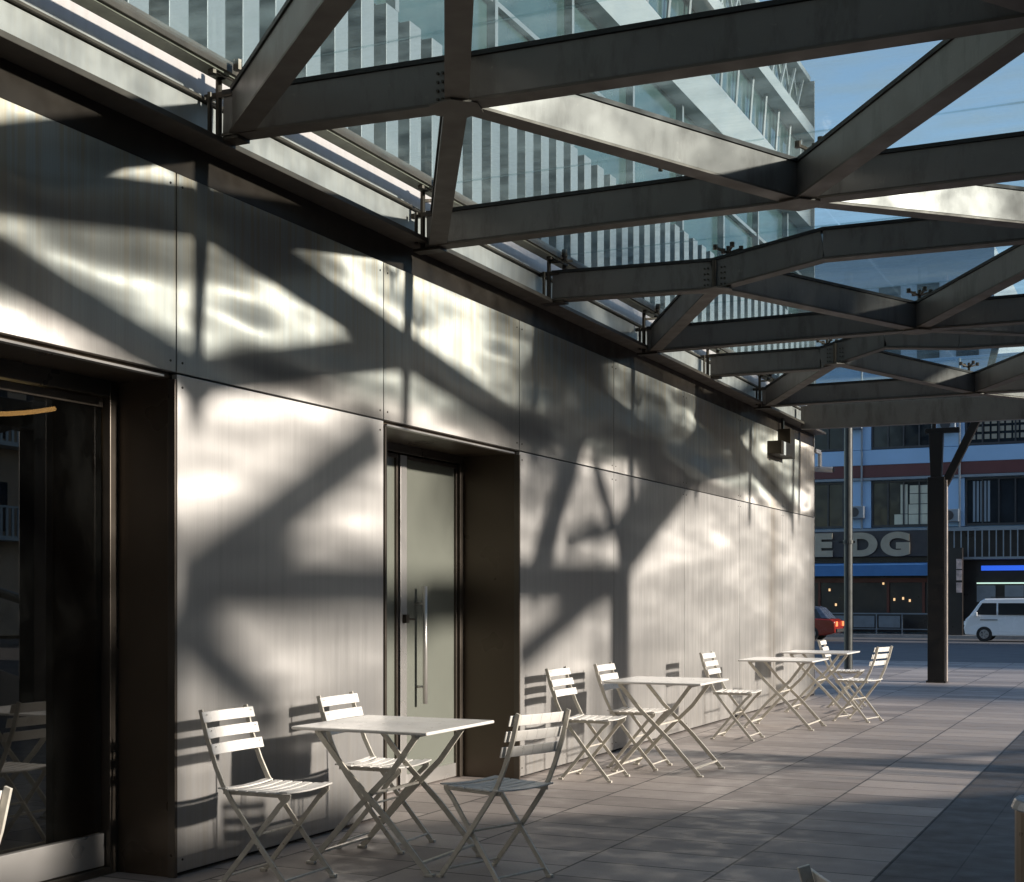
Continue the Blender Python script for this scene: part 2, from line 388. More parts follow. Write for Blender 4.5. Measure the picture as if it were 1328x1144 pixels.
for i in range(len(allseams) - 1):
    y0, y1 = allseams[i], allseams[i + 1]
    panel(y0, y1, 2.458, 3.60)
    if not any(abs(y0 - d[0]) < .01 for d in DOOR): panel(y0, y1, 0.02, 2.450)
for i, (y0, y1) in enumerate(zip(seams[3:-1], seams[4:])):
    sc_ = MB()
    for yy in (y0 + .045, y1 - .045):
        for z in (2.51, 3.37): sc_.cyl((0, yy, z), (.003, yy, z), .006, 8)
        if not any(abs(y0 - d[0]) < .01 for d in DOOR):
            for z in (.08, 2.39): sc_.cyl((0, yy, z), (.003, yy, z), .006, 8)
    sc_.build('panel_screws', 'clamp', bld)
# flange / gutter and the two pale bands above it
MB().box(-0.033, -0.012, YF, YE - .002, 3.436, 3.600).build('painted_shadow', 'shadow_paint', bld)  # dark strip paints the canopy's shadow below the gutter
MB().box(-0.03, 0.15, YF, YE + .05, 3.602, 3.632).build('gutter_flange', 'flange', bld, 0.003)
MB().box(-0.03, 0.02, YF, YE, 3.634, 3.825).build('fascia_panel', 'steel_band', bld, 0.002)
MB().box(-0.03, 0.045, YF, YE, 3.832, 3.845).build('fascia_groove', 'flange', bld)
MB().box(-0.03, 0.015, YF, YE, 3.850, 4.08).build('fascia_panel', 'steel_band', bld, 0.002)
# recess linings, doors
def recess(y0, y1, depth):
    m = MB()
    m.box(-depth, -0.036, y1 - 0.012, y1 + 0.01, 0, 2.446)      # far jamb
    m.box(-depth, -0.036, y0 - 0.01, y0 + 0.012, 0, 2.446)
    m.box(-depth, -0.036, y0 + .013, y1 - .013, 2.43, 2.468)
    m.build('recess_lining', 'steel_dark', bld)
    for a_, b_ in ((y1 - 0.024, y1 - 0.004), (y0 + 0.004, y0 + 0.024)):
        MB().box(-0.034, 0.010, a_, b_, 0, 2.423).build('jamb_trim', 'frame', bld, 0.002)
    MB().box(-0.034, 0.006, y0 + .03, y1 - .10, 2.424, 2.434).build('head_trim', 'bright_frame', bld)
recess(*DOOR[0], 0.46); recess(*DOOR[1], 0.56)
# first opening: dark glass door with thick frame
dx = -0.40
d1 = MB().box(dx - .04, dx + .05, 5.36, 5.428, 0, 2.445).box(dx - .04, dx + .05, 3.432, 3.50, 0, 2.445).box(dx - .04, dx + .05, 3.50, 5.36, 2.35, 2.445).box(dx - .04, dx + .05, 3.50, 5.36, 0.0, 0.035)
fr1 = d1.build('door_frame', 'frame', bld, 0.004)
dr1 = MB().box(dx - .006, dx, 3.51, 5.352, 0.205, 2.345).build('door_glass', 'door_glass', bld)
MB().box(dx - .02, dx + .02, 3.51, 5.352, 0.04, 0.20).build('kick_plate', 'bright_frame', dr1, 0.003)
MB().box(dx - .02, dx + .012, 3.51, 5.352, 2.30, 2.345).build('door_rail', 'frame', dr1, 0.003)
# second opening: frosted double door
dx2 = -0.50
MB().box(dx2 - .05, dx2 + .04, 9.35, 9.418, 0, 2.445).box(dx2 - .05, dx2 + .04, 7.422, 7.49, 0, 2.445).box(dx2 - .05, dx2 + .04, 7.49, 9.35, 2.37, 2.445).build('door_frame', 'frame', bld, 0.004)
for (a, b) in ((7.50, 8.44), (8.475, 9.34)):
    dr = MB().box(dx2 - .012, dx2, a + .09, b - .02, 0.11, 2.34).build('door', 'frost', bld)
    MB().box(dx2 - .03, dx2 + .02, a, a + .09, 0.01, 2.36).build('door_stile', 'bright_frame', dr, 0.003)
    MB().box(dx2 - .03, dx2 + .02, b - .02, b, 0.01, 2.36).build('door_stile', 'frame', dr, 0.003)
    MB().box(dx2 - .03, dx2 + .019, a + .09, b - .02, 0.01, 0.11).build('kick_plate', 'bright_frame', dr, 0.003)
    MB().box(dx2 - .03, dx2 + .019, a + .09, b - .02, 2.335, 2.36).build('door_rail', 'frame', dr, 0.003)
    if a > 8:
        h = MB().cyl((dx2 + .075, 8.73, .60), (dx2 + .075, 8.73, 1.44), .017, 14)
        for z in (.72, 1.32): h.cyl((dx2 - .005, 8.73, z), (dx2 + .07, 8.73, z), .009, 8)
        h.build('door_handle', 'bright_frame', dr, 0, True)
        MB().box(dx2 + .021, dx2 + .05, 8.50, 8.545, 1.18, 1.24).cyl((dx2 + .04, 8.53, 1.21), (dx2 + .05, 8.62, 1.205), .008, 8).build('door_lock', 'clamp', dr)
# interior room shells (so the glass looks into dim rooms)
MB().box(-5.0, -4.9, 2.0, 10.0, 0.0, 2.6).build('room_wall', 'interior', bld)
MB().box(-4.9, -0.62, 2.0, 2.1, 0.0, 2.6).box(-4.9, -0.62, 6.4, 6.5, 0, 2.6).box(-4.9, -.62, 9.9, 10, 0, 2.6).build('room_wall', 'interior', bld)
M['strip_lamp'] = emit('warm_strip_lamp', (1.0, 0.72, 0.32), 2.5)
ln = MB()
for i in range(7): ln.cyl((-1.0, 4.9 + i * .11, 2.27 + .002 * i * i), (-1.0, 4.9 + (i + 1) * .11, 2.27 + .002 * (i + 1) ** 2), .012, 8)
ln.build('strip_lamp', 'strip_lamp', bld)
MB().box(-3.2, -2.6, 2.6, 5.9, 0, 1.1).build('bar_counter', 'interior', bld)
MB().box(-3.3, -2.5, 2.5, 6.0, 1.105, 1.15).build('counter_top', 'bright_frame', bld)
# upper storeys: fin screen, glazing, pale bands
MB().box(-0.30, -0.25, YF, YE - .04, 4.085, 5.10).build('fin_backing', 'fin_back', bld)
fin_me = None
y = 1.9
while y < YE - .2:
    if fin_me is None:
        f = MB().box(-0.20, -0.02, -0.075, 0.075, 4.09, 5.06).build('fin', 'fin', bld, 0.004); f.location.y = y; fin_me = f
    else:
        c = fin_me.copy(); C.objects.link(c); c.parent = bld; c.location.y = y
    y += 0.298
MB().box(-0.35, -0.24, YF, YE - .035, 5.10, 5.16).build('floor_band', 'flange', bld)
MB().box(-0.30, -0.22, YF, YE - .04, 5.165, 6.48).build('upper_glazing', 'upper_glass', bld)
u = MB()
y = 0.4
while y < YE - .3:
    u.box(-0.215, -0.15, y - .025, y + .025, 5.17, 6.47); y += 1.49
u.box(-0.215, -0.17, YF, YE - .05, 5.80, 5.84)
u.build('mullions', 'fin', bld)
MB().box(-0.35, -0.05, YF, YE - .035, 6.485, 6.98).build('pale_band', 'upper_band', bld)
MB().box(-0.30, -0.20, YF, YE - .04, 6.99, 7.66).build('upper_glazing', 'upper_glass', bld)
u = MB(); y = 0.9
while y < YE - .3:
    u.cyl((-0.16, y, 6.99), (-0.14, y + .10, 7.66), .022, 6)
    y += .62
u.build('slanted_posts', 'fin', bld)
MB().box(-0.35, 0.0, YF, YE - .035, 7.67, 7.84).build('pale_band', 'upper_band', bld)
u = MB(); y = 1.0; k = 0
while y < YE - .3:
    u.bar((-0.12, y, 7.86), (-0.12, y + .45, 8.48), .03, .03, (1, 0, 0)); u.bar((-0.16, y + .45, 7.86), (-0.16, y, 8.48), .03, .03, (1, 0, 0)); y += .45
u.build('lattice_parapet', 'upper_band', bld)
MB().box(-0.22, -0.20, YF, YE - .045, 7.85, 8.40).build('parapet_screen', 'fin_back', bld)
MB().box(-0.30, -0.05, YF, YE - .035, 8.485, 8.56).build('roof_coping', 'upper_band', bld)
MB().box(-5.0, -0.36, YF, YE - .035, 8.38, 8.45).build('roof', 'concrete', bld)
MB().box(-0.9, -0.2, YE + .01, YE + .35, 4.2, 6.2).box(-0.8, -.2, YE + .36, YE + .6, 4.2, 5.9).box(-0.7, -0.2, YE + .61, YE + .95, 4.2, 5.6).build('stepped_end_bays', 'upper_band', bld)

# ------------------------------------------------------------------ canopy
cano = thing('glass_canopy', 'glazed canopy on a zigzag grid of deep grey steel beams', 'canopy', (0.2, 0, 3.6))
CO = Vector((0.2, 0, 3.6))
def off(p): return Vector(p) - CO
FY = {-2: -0.55, -1: 1.50, 0: 3.60, 1: 5.65, 2: 7.75, 3: 9.75, 4: 11.9, 5: 13.85, 6: 15.9, 7: 18.0}
XO = 4.45
BH = 0.20; BW = 0.075
def zpts(k):
    if k in (3,): return [(0.14, 3.62), (1.4, 3.585), (2.2, 3.72), (3.9, 3.705), (XO, 3.70)]
    if k in (5,): return [(0.14, 3.63), (1.27, 3.625), (1.9, 3.79), (2.6, 3.73), (3.9, 3.715), (XO, 3.70)]
    if k % 2: return [(0.14, 3.64), (1.45, 3.605), (XO, 3.56)]
    return [(0.14, 3.57), (2.55, 3.575), (XO, 3.57)]
def zat(k, x):
    p = zpts(k)
    for (a, za), (b, zb) in zip(p, p[1:]):
        if a <= x <= b: return za + (zb - za) * (x - a) / (b - a)
    return p[-1][1]
def ibeam(pts, name='beam', h=BH, w_=BW):
    """box girder with a slightly wider bottom plate, swept through points"""
    b = MB()
    for p, q in zip(pts, pts[1:]):
        p = Vector(p); q = Vector(q)
        b.bar(off(p) + Vector((0, 0, h / 2 + .012)), off(q) + Vector((0, 0, h / 2 + .012)), w_, h - .012)
    o = b.build(name, 'beam', cano, 0.003)
    c = MB()
    for p, q in zip(pts, pts[1:]):
        c.bar(off(p) + Vector((0, 0, .006)), off(q) + Vector((0, 0, .006)), w_ + .035, .012)
    c.build('bottom_plate', 'flange', o)
    t = MB()
    for p, q in zip(pts, pts[1:]):
        t.bar(off(p) + Vector((0, 0, h + .018)), off(q) + Vector((0, 0, h + .018)), w_ + .02, .022)
    t.build('gasket', 'gasket', o)
    return o
for k in range(-2, 7):
    ibeam([(x, FY[k], z) for x, z in zpts(k)])
# deeper end beam
b = MB(); b.bar(off((0.10, FY[7], 3.69)), off((XO, FY[7], 3.67)), .10, .30); b.build('end_beam', 'beam', cano, .004)
b = MB(); b.bar(off((0.10, FY[7] + .35, 3.86)), off((XO, FY[7] + .35, 3.84)), .10, .20); b.build('end_beam', 'beam', cano, .004)
NODE = {}
for k in range(-2, 8):
    if k % 2: xs = [0.2, 1.42, 4.0]
    else: xs = [0.2, 2.5]
    for i, x in enumerate(xs): NODE[(k, i)] = (x, FY[k], zat(k, x) + .004)
diag = []
for k in range(-2, 7):
    if k % 2 == 0:
        for kk in (k - 1, k + 1):
            if kk < -2 or kk > 7: continue
            if not (k == 2 and kk == 3) and not (k == 4 and kk == 5) and k >= 0 and kk <= 6 or k < 0:
                pass
            if kk % 2 == 1: pass
def dg(a, b): diag.append((NODE[a], NODE[b]))
dg((0, 1), (1, 0)); dg((0, 1), (1, 1)); dg((1, 1), (2, 0)); dg((1, 1), (2, 1)); dg((2, 1), (1, 2)); dg((2, 1), (3, 2))
dg((3, 1), (4, 0)); dg((3, 1), (4, 1)); dg((4, 1), (3, 2)); dg((4, 1), (5, 2))
dg((5, 1), (6, 0)); dg((5, 1), (6, 1)); dg((6, 1), (5, 2)); dg((6, 1), (7, 2))
dg((0, 1), (-1, 1)); dg((0, 0), (-1, 1)); dg((-2, 0), (-1, 1)); dg((-2, 1), (-1, 1)); dg((0, 1), (-1, 2)); dg((0, 1), (1, 2)); dg((-2, 1), (-1, 2))
for p, q in diag:
    p = Vector(p); q = Vector(q); d = (q - p).normalized() * 0.05
    ibeam([p + d, q - d], 'diagonal_beam')
# node plates
nodeb = MB()
for (k, i), (x, yy, z) in NODE.items():
    if i == 0 or k == 7: continue
    nn = MB(); nn.cyl(off((x, yy, z - .012)), off((x, yy, z - .002)), .13, 6)
    o = nn.build('node_plate', 'flange', cano)
    bb = MB()
    for dxx, dyy in ((.05, -.062), (.075, -.062), (-.05, -.062), (-.075, -.062)):
        for zz in (.03, .07, .11, .15): bb.cyl(off((x + dxx, yy - .037, z + zz)), off((x + dxx, yy - .047, z + zz)), .007, 6)
    bb.build('bolts', 'clamp', o)
    st = MB().cyl(off((x, yy - .055, z + .01)), off((x, yy - .055, z + .20)), .016, 8)
    st.build('bolt_rod', 'clamp', o)
# wall brackets with glass clamps on every frame
for k in range(-1, 7):
    yy = FY[k]; z = zat(k, .2)
    br = MB().cyl(off((.11, yy - .03, z + .0)), off((.11, yy - .03, z + .36)), .016, 10)
    br.cyl(off((.085, yy - .07, z + .02)), off((.085, yy - .07, z + .22)), .012, 8)
    br.box(*(lambda o: (o.x - .09, o.x + .10, o.y - .05, o.y + .05, o.z - .02, o.z - .002))(off((.14, yy, z))))
    br.bar(off((.03, yy - .03, z + .21)), off((.20, yy - .03, z + .21)), .03, .03)
    br.bar(off((.11, yy - .03, z + .30)), off((.24, yy + .12, z + .33)), .02, .02)
    o = br.build('wall_bracket', 'clamp', cano, .002)
    cl = MB()
    for dxx, dyy, dz in ((.0, -.16, .0), (.05, .02, .02), (.0, .14, -.01), (-.03, -.05, .02), (.09, -.08, .03)):
        cl.cyl(off((.17 + dxx, yy + dyy, 3.905 + dz)), off((.17 + dxx, yy + dyy, 3.955 + dz)), .022, 8)
    cl.bar(off((.17, yy - .16, 3.925)), off((.19, yy + .14, 3.925)), .014, .014)
    cl.build('glass_clamp', 'clamp', o)
for x, yy in ((2.55, 7.9), (1.45, 9.95), (2.5, 12.05), (1.3, 14.0), (2.42, 16.05), (1.75, 7.55)):
    s = MB().cyl(off((x, yy, 3.80)), off((x, yy, 3.95)), .014, 8)
    for a in (0.6, 2.2, 3.8, 5.3):
        e = (x + .10 * math.cos(a), yy + .10 * math.sin(a)); s.bar(off((x, yy, 3.90)), off((*e, 3.935)), .016, .016); s.cyl(off((*e, 3.92)), off((*e, 3.955)), .018, 8)
    s.build('glass_clamp', 'clamp', cano)
# glazing
ZG = 3.96
ys = [FY[k] for k in range(-2, 8)] + [FY[7] + .4]
for y0, y1 in zip(ys, ys[1:]):
    for x0, x1 in ((.20, 2.30), (2.312, XO + .1)):
        a = off((x0, y0 + .006, ZG)); b_ = off((x1, y1 - .006, ZG + .014))
        MB().box(a.x, b_.x, a.y, b_.y, a.z, b_.z).build('glass_pane', 'glass_roof', cano)
a = off((.10, YF + 2, 3.925)); b_ = off((.195, YE, 3.95))
MB().box(a.x, b_.x, a.y, b_.y, a.z, b_.z).build('edge_channel', 'glass_edge', cano, .003)
a = off((.185, YF + 2, 3.935)); b_ = off((.20, YE, 3.99))
MB().box(a.x + .012, b_.x + .012, a.y, b_.y, a.z, b_.z).build('edge_lip', 'flange', cano, .002)
# wall lamp and camera
wl = thing('wall_lamp', 'small brown lamp on a bracket high on the steel wall', 'wall lamp', (0, 17.25, 3.1))
MB().box(0, .16, -.10, .14, .0, .36).build('lamp_housing', 'lamp_body', wl, .006)
MB().box(.02, .05, -.02, .03, .36, .52).build('hanger', 'pole', wl)
MB().box(.0, .18, -.62, -.10, .0, .16).build('lamp_head', 'lamp_body', wl, .006)
MB().box(.14, .19, -.55, -.45, -.01, .15).build('lens', 'cam_white', wl)
cc = thing('security_camera', 'white security camera jutting from the far corner of the steel wall', 'camera', (0, YE, 3.1))
MB().bar((0, 0, .28), (0.02, .2, .28), .05, .05).cyl((0.02, .22, .28), (0.02, .22, .08), .03, 10).build('bracket', 'cam_white', cc)
MB().cyl((-.04, .22, .05), (.20, .22, .03), .04, 12).build('camera_body', 'cam_white', cc, .004)
MB().cyl((.20, .22, .03), (.22, .22, .03), .03, 12).build('lens', 'trim', cc)

# ------------------------------------------------------------------ bistro furniture
def make_chair(label):
    t = thing('folding_chair', label, 'chair', (0, 0, 0), 0, 'cream slatted folding chairs on the terrace')
    hw = .195
    # seat: seven slats across, gently dished
    s = MB(); xs = [.13 + i * .058 for i in range(7)]
    for i, x in enumerate(xs):
        pts = [(x, yy, .452 - .010 * (1 - (yy / hw) ** 2) + (.006 if i in (0, 6) else 0)) for yy in (-hw, -hw * .5, 0, hw * .5, hw)]
        for p, q in zip(pts, pts[1:]): s.bar(p, q, .045, .008)
    s.build('seat', 'chair', t, .002)
    r = MB()
    for sy in (-1, 1): r.bar((.12, sy * .165, .437), (.50, sy * .165, .437), .008, .018)
    r.build('seat_rail', 'chair_leg', t)
    b = MB()
    for k, z in enumerate((.790, .715, .640)):
        x = .005 + .105 * (.82 - z) / .26 * .9
        n = 6; P = []
        for j in range(n + 1):
            yy = -.205 + .41 * j / n; P.append((x - .012 * (1 - (yy / .205) ** 2) + .012, yy, z))
        for p, q in zip(P, P[1:]): b.bar(p, q, .006, .052, (-.30, 0, 1))
        for sy in (-.178, .178):
            b.cyl((x + .014, sy, z + .012), (x + .020, sy, z + .012), .004, 6)
    b.build('backrest', 'chair', t, .002)
    for sy in (-1, 1):
        MB().tube([(-.004, sy * .178, .825), (.03, sy * .178, .70), (.085, sy * .180, .56), (.13, sy * .182, .47), (.18, sy * .184, .40), (.34, sy * .186, .20), (.50, sy * .188, .012)], .025, .010).build('leg', 'chair_leg', t, .0015)
        MB().tube([(.49, sy * .165, .435), (.44, sy * .167, .39), (.28, sy * .169, .20), (.12, sy * .171, .012)], .025, .010).build('leg', 'chair_leg', t, .0015)
    for p_, hw_ in (((.475, .045), .188), ((.145, .04), .171), ((.305, .245), .189)):
        MB().cyl((p_[0], -hw_, p_[1]), (p_[0], hw_, p_[1]), .006, 8).build('stretcher', 'chair_leg', t)
    for sy in (-1, 1):
        MB().box(.49, .525, sy * .188 - .012, sy * .188 + .012, 0, .016).build('foot', 'chair_leg', t, .003)
        MB().box(.095, .13, sy * .171 - .012, sy * .171 + .012, 0, .016).build('foot', 'chair_leg', t, .003)
    return t
def make_table(label):
    t = thing('folding_table', label, 'table', (0, 0, 0), 0, 'square cream folding tables on the terrace')
    MB().box(0, .78, 0, .75, .695, .712).build('tabletop', 'chair', t, .006, seg=3)
    u = MB()
    for x in (.10, .66): u.bar((x, .08, .684), (x, .67, .684), .02, .02)
    u.build('top_rail', 'chair_leg', t)
    for yy, a, b_ in ((.09, 0, 1), (.66, 0, 1)):
        MB().tube([(.10, yy, .685), (.26, yy, .50), (.50, yy, .27), (.74, yy, .01)], .030, .011).build('leg', 'chair_leg', t, .0015)
    for yy in (.125, .625):
        MB().tube([(.66, yy, .685), (.52, yy, .50), (.28, yy, .27), (.04, yy, .01)], .030, .011).build('leg', 'chair_leg', t, .0015)
    for x_, z_, a_, b_ in ((.70, .06, .09, .66), (.085, .06, .125, .625), (.385, .375, .085, .665)):
        MB().bar((x_, a_, z_), (x_, b_, z_), .02, .012).build('stretcher', 'chair_leg', t)
    for yy in (.09, .66): MB().box(.72, .77, yy - .014, yy + .014, 0, .014).build('foot', 'chair_leg', t, .003)
    for yy in (.125, .625): MB().box(.015, .065, yy - .014, yy + .014, 0, .014).build('foot', 'chair_leg', t, .003)
    return t
chair_spots = [
    ((.18, 5.57, 0), 0, 'white chair nearest the dark glass doorway, back to the steel wall'),
    ((.17, 6.60, 0), 2, 'chair between the frosted door and the nearest full table'),
    ((1.70, 6.00, 0), 162, 'chair seen from behind, right of the nearest full table'),
    ((.17, 9.72, 0), 0, 'chair just past the frosted door with back and seat in full view'),
    ((.24, 10.52, 0), 1, 'chair whose lower back hides behind the second full table'),
    ((.34, 13.02, 0), 0, 'chair between the second and third full tables facing away from wall'),
    ((1.63, 15.35, 0), 166, 'far chair facing the wall, seen against the street'),
    ((.52, 17.25, 0), 3, 'farthest chair, half hidden behind the last table'),
    ((1.36, 2.80, 0), 180, 'chair cut off by the left edge of the frame'),
    ((3.787, 2.641, 0), 33, 'chair top corner poking up at the bottom of the frame'),
]
proto = make_chair(chair_spots[0][2])
for i, (loc, rz, lab) in enumerate(chair_spots):
    o = proto if i == 0 else copy_tree(proto)
    o.location = loc; o.rotation_euler.z = R(rz); o['label'] = lab
tab_spots = [
    ((.36, 5.88, 0), 'nearest full table, standing in front of the frosted door'),
    ((.44, 10.02, 0), 'second full table along the steel wall'),
    ((.38, 13.98, 0), 'third full table, overlapping the far table behind it'),
    ((.30, 16.08, 0), 'farthest table, by the end corner of the steel wall'),
    ((.40, 2.30, 0), 'table outside the left edge, mirrored in the dark door glass'),
]
tproto = make_table(tab_spots[0][1])
for i, (loc, lab) in enumerate(tab_spots):
    o = tproto if i == 0 else copy_tree(tproto)
    o.location = loc; o['label'] = lab

# bin at the right edge
bn = thing('litter_bin', 'beige steel litter bin with pale lid cut off by the right edge', 'bin', (4.05, 5.35, 0))
MB().cyl((0, 0, 0), (0, 0, .60), .19, 28).build('bin_body', 'bin', bn, .004)
MB().cyl((0, 0, .602), (0, 0, .64), .205, 28, .19).build('bin_lid', 'bin_top', bn, .006)

# ------------------------------------------------------------------ masts and poles in view
ms = thing('steel_mast', 'black square mast with a slanting arm beyond the terrace', 'mast', (1.13, 22.8, 0))
MB().box(-.13, .13, -.13, .13, 0, 3.25).build('shaft', 'mast', ms, .006)
MB().bar((.10, 0, 3.1), (.62, -.05, 4.15), .12, .12, (0, 1, 0)).bar((.62, -.05, 4.15), (.9, -.05, 5.3), .10, .10, (0, 1, 0)).build('slanting_arm', 'mast', ms, .004)
MB().prism([(-.09, 3.2), (.07, 3.2), (.10, 3.95), (-.12, 3.95)], 'y', -.08, .08).box(-.18, .34, -.05, .05, 3.95, 4.03).cyl((-.05, 0, 4.03), (-.05, 0, 4.2), .04, 8).build('mast_head', 'mast', ms, .004)
MB().box(.145, .165, -.10, .0, 0.02, 3.2).build('edge_conduit', 'edge_light', ms)
MB().box(-.15, .15, -.15, .15, 0, .03).build('base_plate', 'mast', ms)
pl = thing('slim_pole', 'slim grey pole just past the corner of the steel wall', 'pole', (-.69, 24.9, 0))
MB().cyl((0, 0, 0), (0, 0, 4.6), .075, 20).build('shaft', 'pole', pl)
MB().cyl((0, 0, 0), (0, 0, .04), .13, 16).build('base_plate', 'pole', pl)
MB().cyl((0, 0, 2.30), (0, 0, 2.36), .095, 16).box(-.16, .12, -.02, .02, 2.31, 2.35).build('collar', 'pole', pl)

# branching masts out on the plaza (their shadows fall on the wall)
def mast(label, y0, bars, thick=.22, XM=9.0):
    SH = math.tan(R(SUN_EL)) / math.cos(R(SUN_AZ)) * XM; DY = math.tan(R(SUN_AZ)) * XM
    t = thing('branching_column', label, 'column', (XM, y0, 0), 0, 'branching columns on the plaza')
    for i, (a, b_, wd) in enumerate(bars):
        p = Vector((0, a[0] + DY - y0, a[1] + SH if a[1] > -1 else 0)); q = Vector((0, b_[0] + DY - y0, b_[1] + SH))
        MB().bar(p, q, thick, wd, (0, 1, .01)).build('shaft' if i == 0 else 'limb', 'mast', t, .01)
    return t
mast('branching steel column on the plaza near the second doorway', 11.55, [
    ((11.55, -5), (11.55, 1.65), .50), ((11.5, 1.75), (14.0, 2.95), .58), ((14.0, 2.95), (16.6, 3.85), .62),
    ((11.3, 1.48), (8.9, 1.48), .31), ((9.6, 1.35), (10.65, 2.75), .30), ((10.65, 2.75), (11.1, 3.4), .30),
    ((11.3, 1.5), (9.42, .90), .20), ((11.4, 1.95), (10.3, 1.80), .13), ((11.6, 1.8), (10.9, 2.5), .14)], .22, 6.0)
mast('branching steel column on the plaza near the dark doorway', 5.25, [
    ((5.2, -5), (5.25, 1.3), .40), ((5.5, 1.42), (7.4, 2.36), .36), ((5.4, 1.43), (9.0, 1.43), .34),
    ((5.35, 1.28), (6.3, .66), .30), ((5.3, 1.5), (4.4, 2.3), .30)], .22, 8.5)
# added parapet and handrail, out of view, shaped to shade floor and wall foot
rp = thing('shade_parapet', 'added concrete parapet and handrail out of view, shaped to shade the floor', 'parapet', (7.0, 4, 0))
TS = math.tan(R(SUN_EL))
prof = [(-3, 7 * TS + .20), (7.1, 7 * TS + .20), (7.35, 7 * TS), (8.3, 5.8 * TS), (10.35, 3.53 * TS), (12.4, 1.3 * TS), (12.8, 0), (-3, 0)]
MB().prism([(a - 4, b_) for a, b_ in prof], 'x', 0, .2).build('wall', 'concrete', rp, .01)
m = MB(); m.cyl((.1, 10.2 - 4, 6.2 * TS), (.1, 13.6 - 4, 3.4 * TS), .06, 10)
for yy, z in ((10.6, 5.8 * TS), (12.0, 4.7 * TS), (13.4, 3.6 * TS)): m.cyl((.1, yy - 4, 0), (.1, yy - 4, z), .02, 8)
m.build('handrail', 'pole', rp)

# ------------------------------------------------------------------ added tree out of view, crown thickened to shade the upper wall
def tree(loc, h, label, seed):
    rnd = random.Random(seed)
    t = thing('shade_tree', label, 'tree', loc)
    m = MB(); m.cyl((0, 0, 0), (0.05, .05, h * .74), .10, 10, .06)
    tips = []
    for i in range(9):
        a = rnd.uniform(0, 6.28); e = rnd.uniform(.1, .7); L = rnd.uniform(1.2, 2.2)
        b0 = Vector((0.05, .05, h * rnd.uniform(.62, .74))); b1 = b0 + Vector((math.cos(a) * math.cos(e), math.sin(a) * math.cos(e), math.sin(e))) * L
        m.cyl(b0, b1, .05, 7, .015); tips += [b0.lerp(b1, k) for k in (.5, .7, .85, 1.0)]
    m.build('trunk', 'stone', t)
    c = MB()
    for tp in tips:
        for _ in range(120):
            p = tp + Vector((rnd.gauss(0, .36), rnd.gauss(0, .38), rnd.gauss(0, .27))); s = rnd.uniform(.06, .11)
            n1 = Vector((rnd.gauss(0, 1), rnd.gauss(0, 1), rnd.gauss(0, 1))).normalized(); n2 = n1.orthogonal().normalized()
            c._add([p - n1 * s, p + n2 * s * .6, p + n1 * s, p - n2 * s * .6], [(0, 1, 2, 3)])
    c.build('crown', 'leaf', t)
    return t
M['leaf'] = paint('leaf_green', (0.06, 0.09, 0.03), 0.6, 0, 0.4, 4)
tree((12.0, 11.2, 0), 9.0, 'added leafy tree out of view, crown thickened to shade the wall', 3)

# ------------------------------------------------------------------ east side of the plaza (reflections, far shade)
def block(name, label, x0, x1, y0, y1, h, wall, storeys, base=3.6, off_y=1.2, step=2.6, band='upper_band'):
    t = thing(name, label, 'building', (x0, y0, 0))
    MB().box(0, x1 - x0, 0, y1 - y0, 0, h).build('wall', wall, t)
    for k in range(storeys):
        z = base + k * 3.2
        if z + 2.0 > h: break
        wi = MB(); rl = MB(); yy = off_y
        while yy + 1.8 < y1 - y0:
            wi.box(-.02, .0, yy, yy + 1.7, z, z + 1.7)
            yy += step
        wi.build('windows', 'win_dark', t)
        rl.box(-.9, -.01, .3, y1 - y0 - .3, z - .35, z - .2)
        yy = .4
        while yy < y1 - y0 - .3:
            rl.box(-.9, -.86, yy, yy + .10, z - .2, z + .75); yy += .26
        rl.box(-.92, -.84, .3, y1 - y0 - .3, z + .75, z + .82)
        rl.build('balcony', band, t)
    MB().box(-.3, x1 - x0, -.2, y1 - y0 + .2, h, h + .4).build('cornice', 'concrete', t)
    return t
block('balcony_building', 'stone block with long railed balconies east of the plaza', 31, 45, 28, 58, 22, 'stone', 6)
block('corner_block', 'narrow concrete block on the east side of the plaza', 31, 45, 19.6, 22.6, 40, 'concrete', 6)
block('south_block', 'tall concrete block south east of the plaza', 34, 50, -40, 1.0, 40, 'concrete', 6)
block('glow_blocker', 'added low stone block out of view, cutting sky glow on the wall', 32, 44, 1.5, 19.2, 6.2, 'stone', 1)  # added unseen block, hides the sky glow below the sun
bb_ = thing('high_sky_blocker', 'added high block out of view, cutting sky light on the terrace', 'building', (32, 1.5, 22.0))  # added unseen block above the sun's path, reduces sky fill on the ground
MB().box(0, 6, 0, 17.7, 0, 20).build('wall', 'stone', bb_)
wi = MB()
for k in range(6):
    for q in range(6): wi.box(-.03, 0, .8 + q * 2.8, 2.6 + q * 2.8, 1 + k * 3.6, 3 + k * 3.6)
wi.build('windows', 'win_dark', bb_)

bk = thing('rear_sky_blocker', 'added concrete block behind the viewer, cutting sky light on the terrace', 'building', (0, -14, 0))  # added behind the camera to reduce sky fill on the ground
MB().box(-20, 30, -8, 0, 0, 34).build('wall', 'concrete', bk)
wi = MB()
for k in range(8):
    for j in range(16): wi.box(-18 + j * 3, -16.2 + j * 3, .0, .03, 1.2 + k * 4, 3.4 + k * 4)
wi.build('windows', 'win_dark', bk)
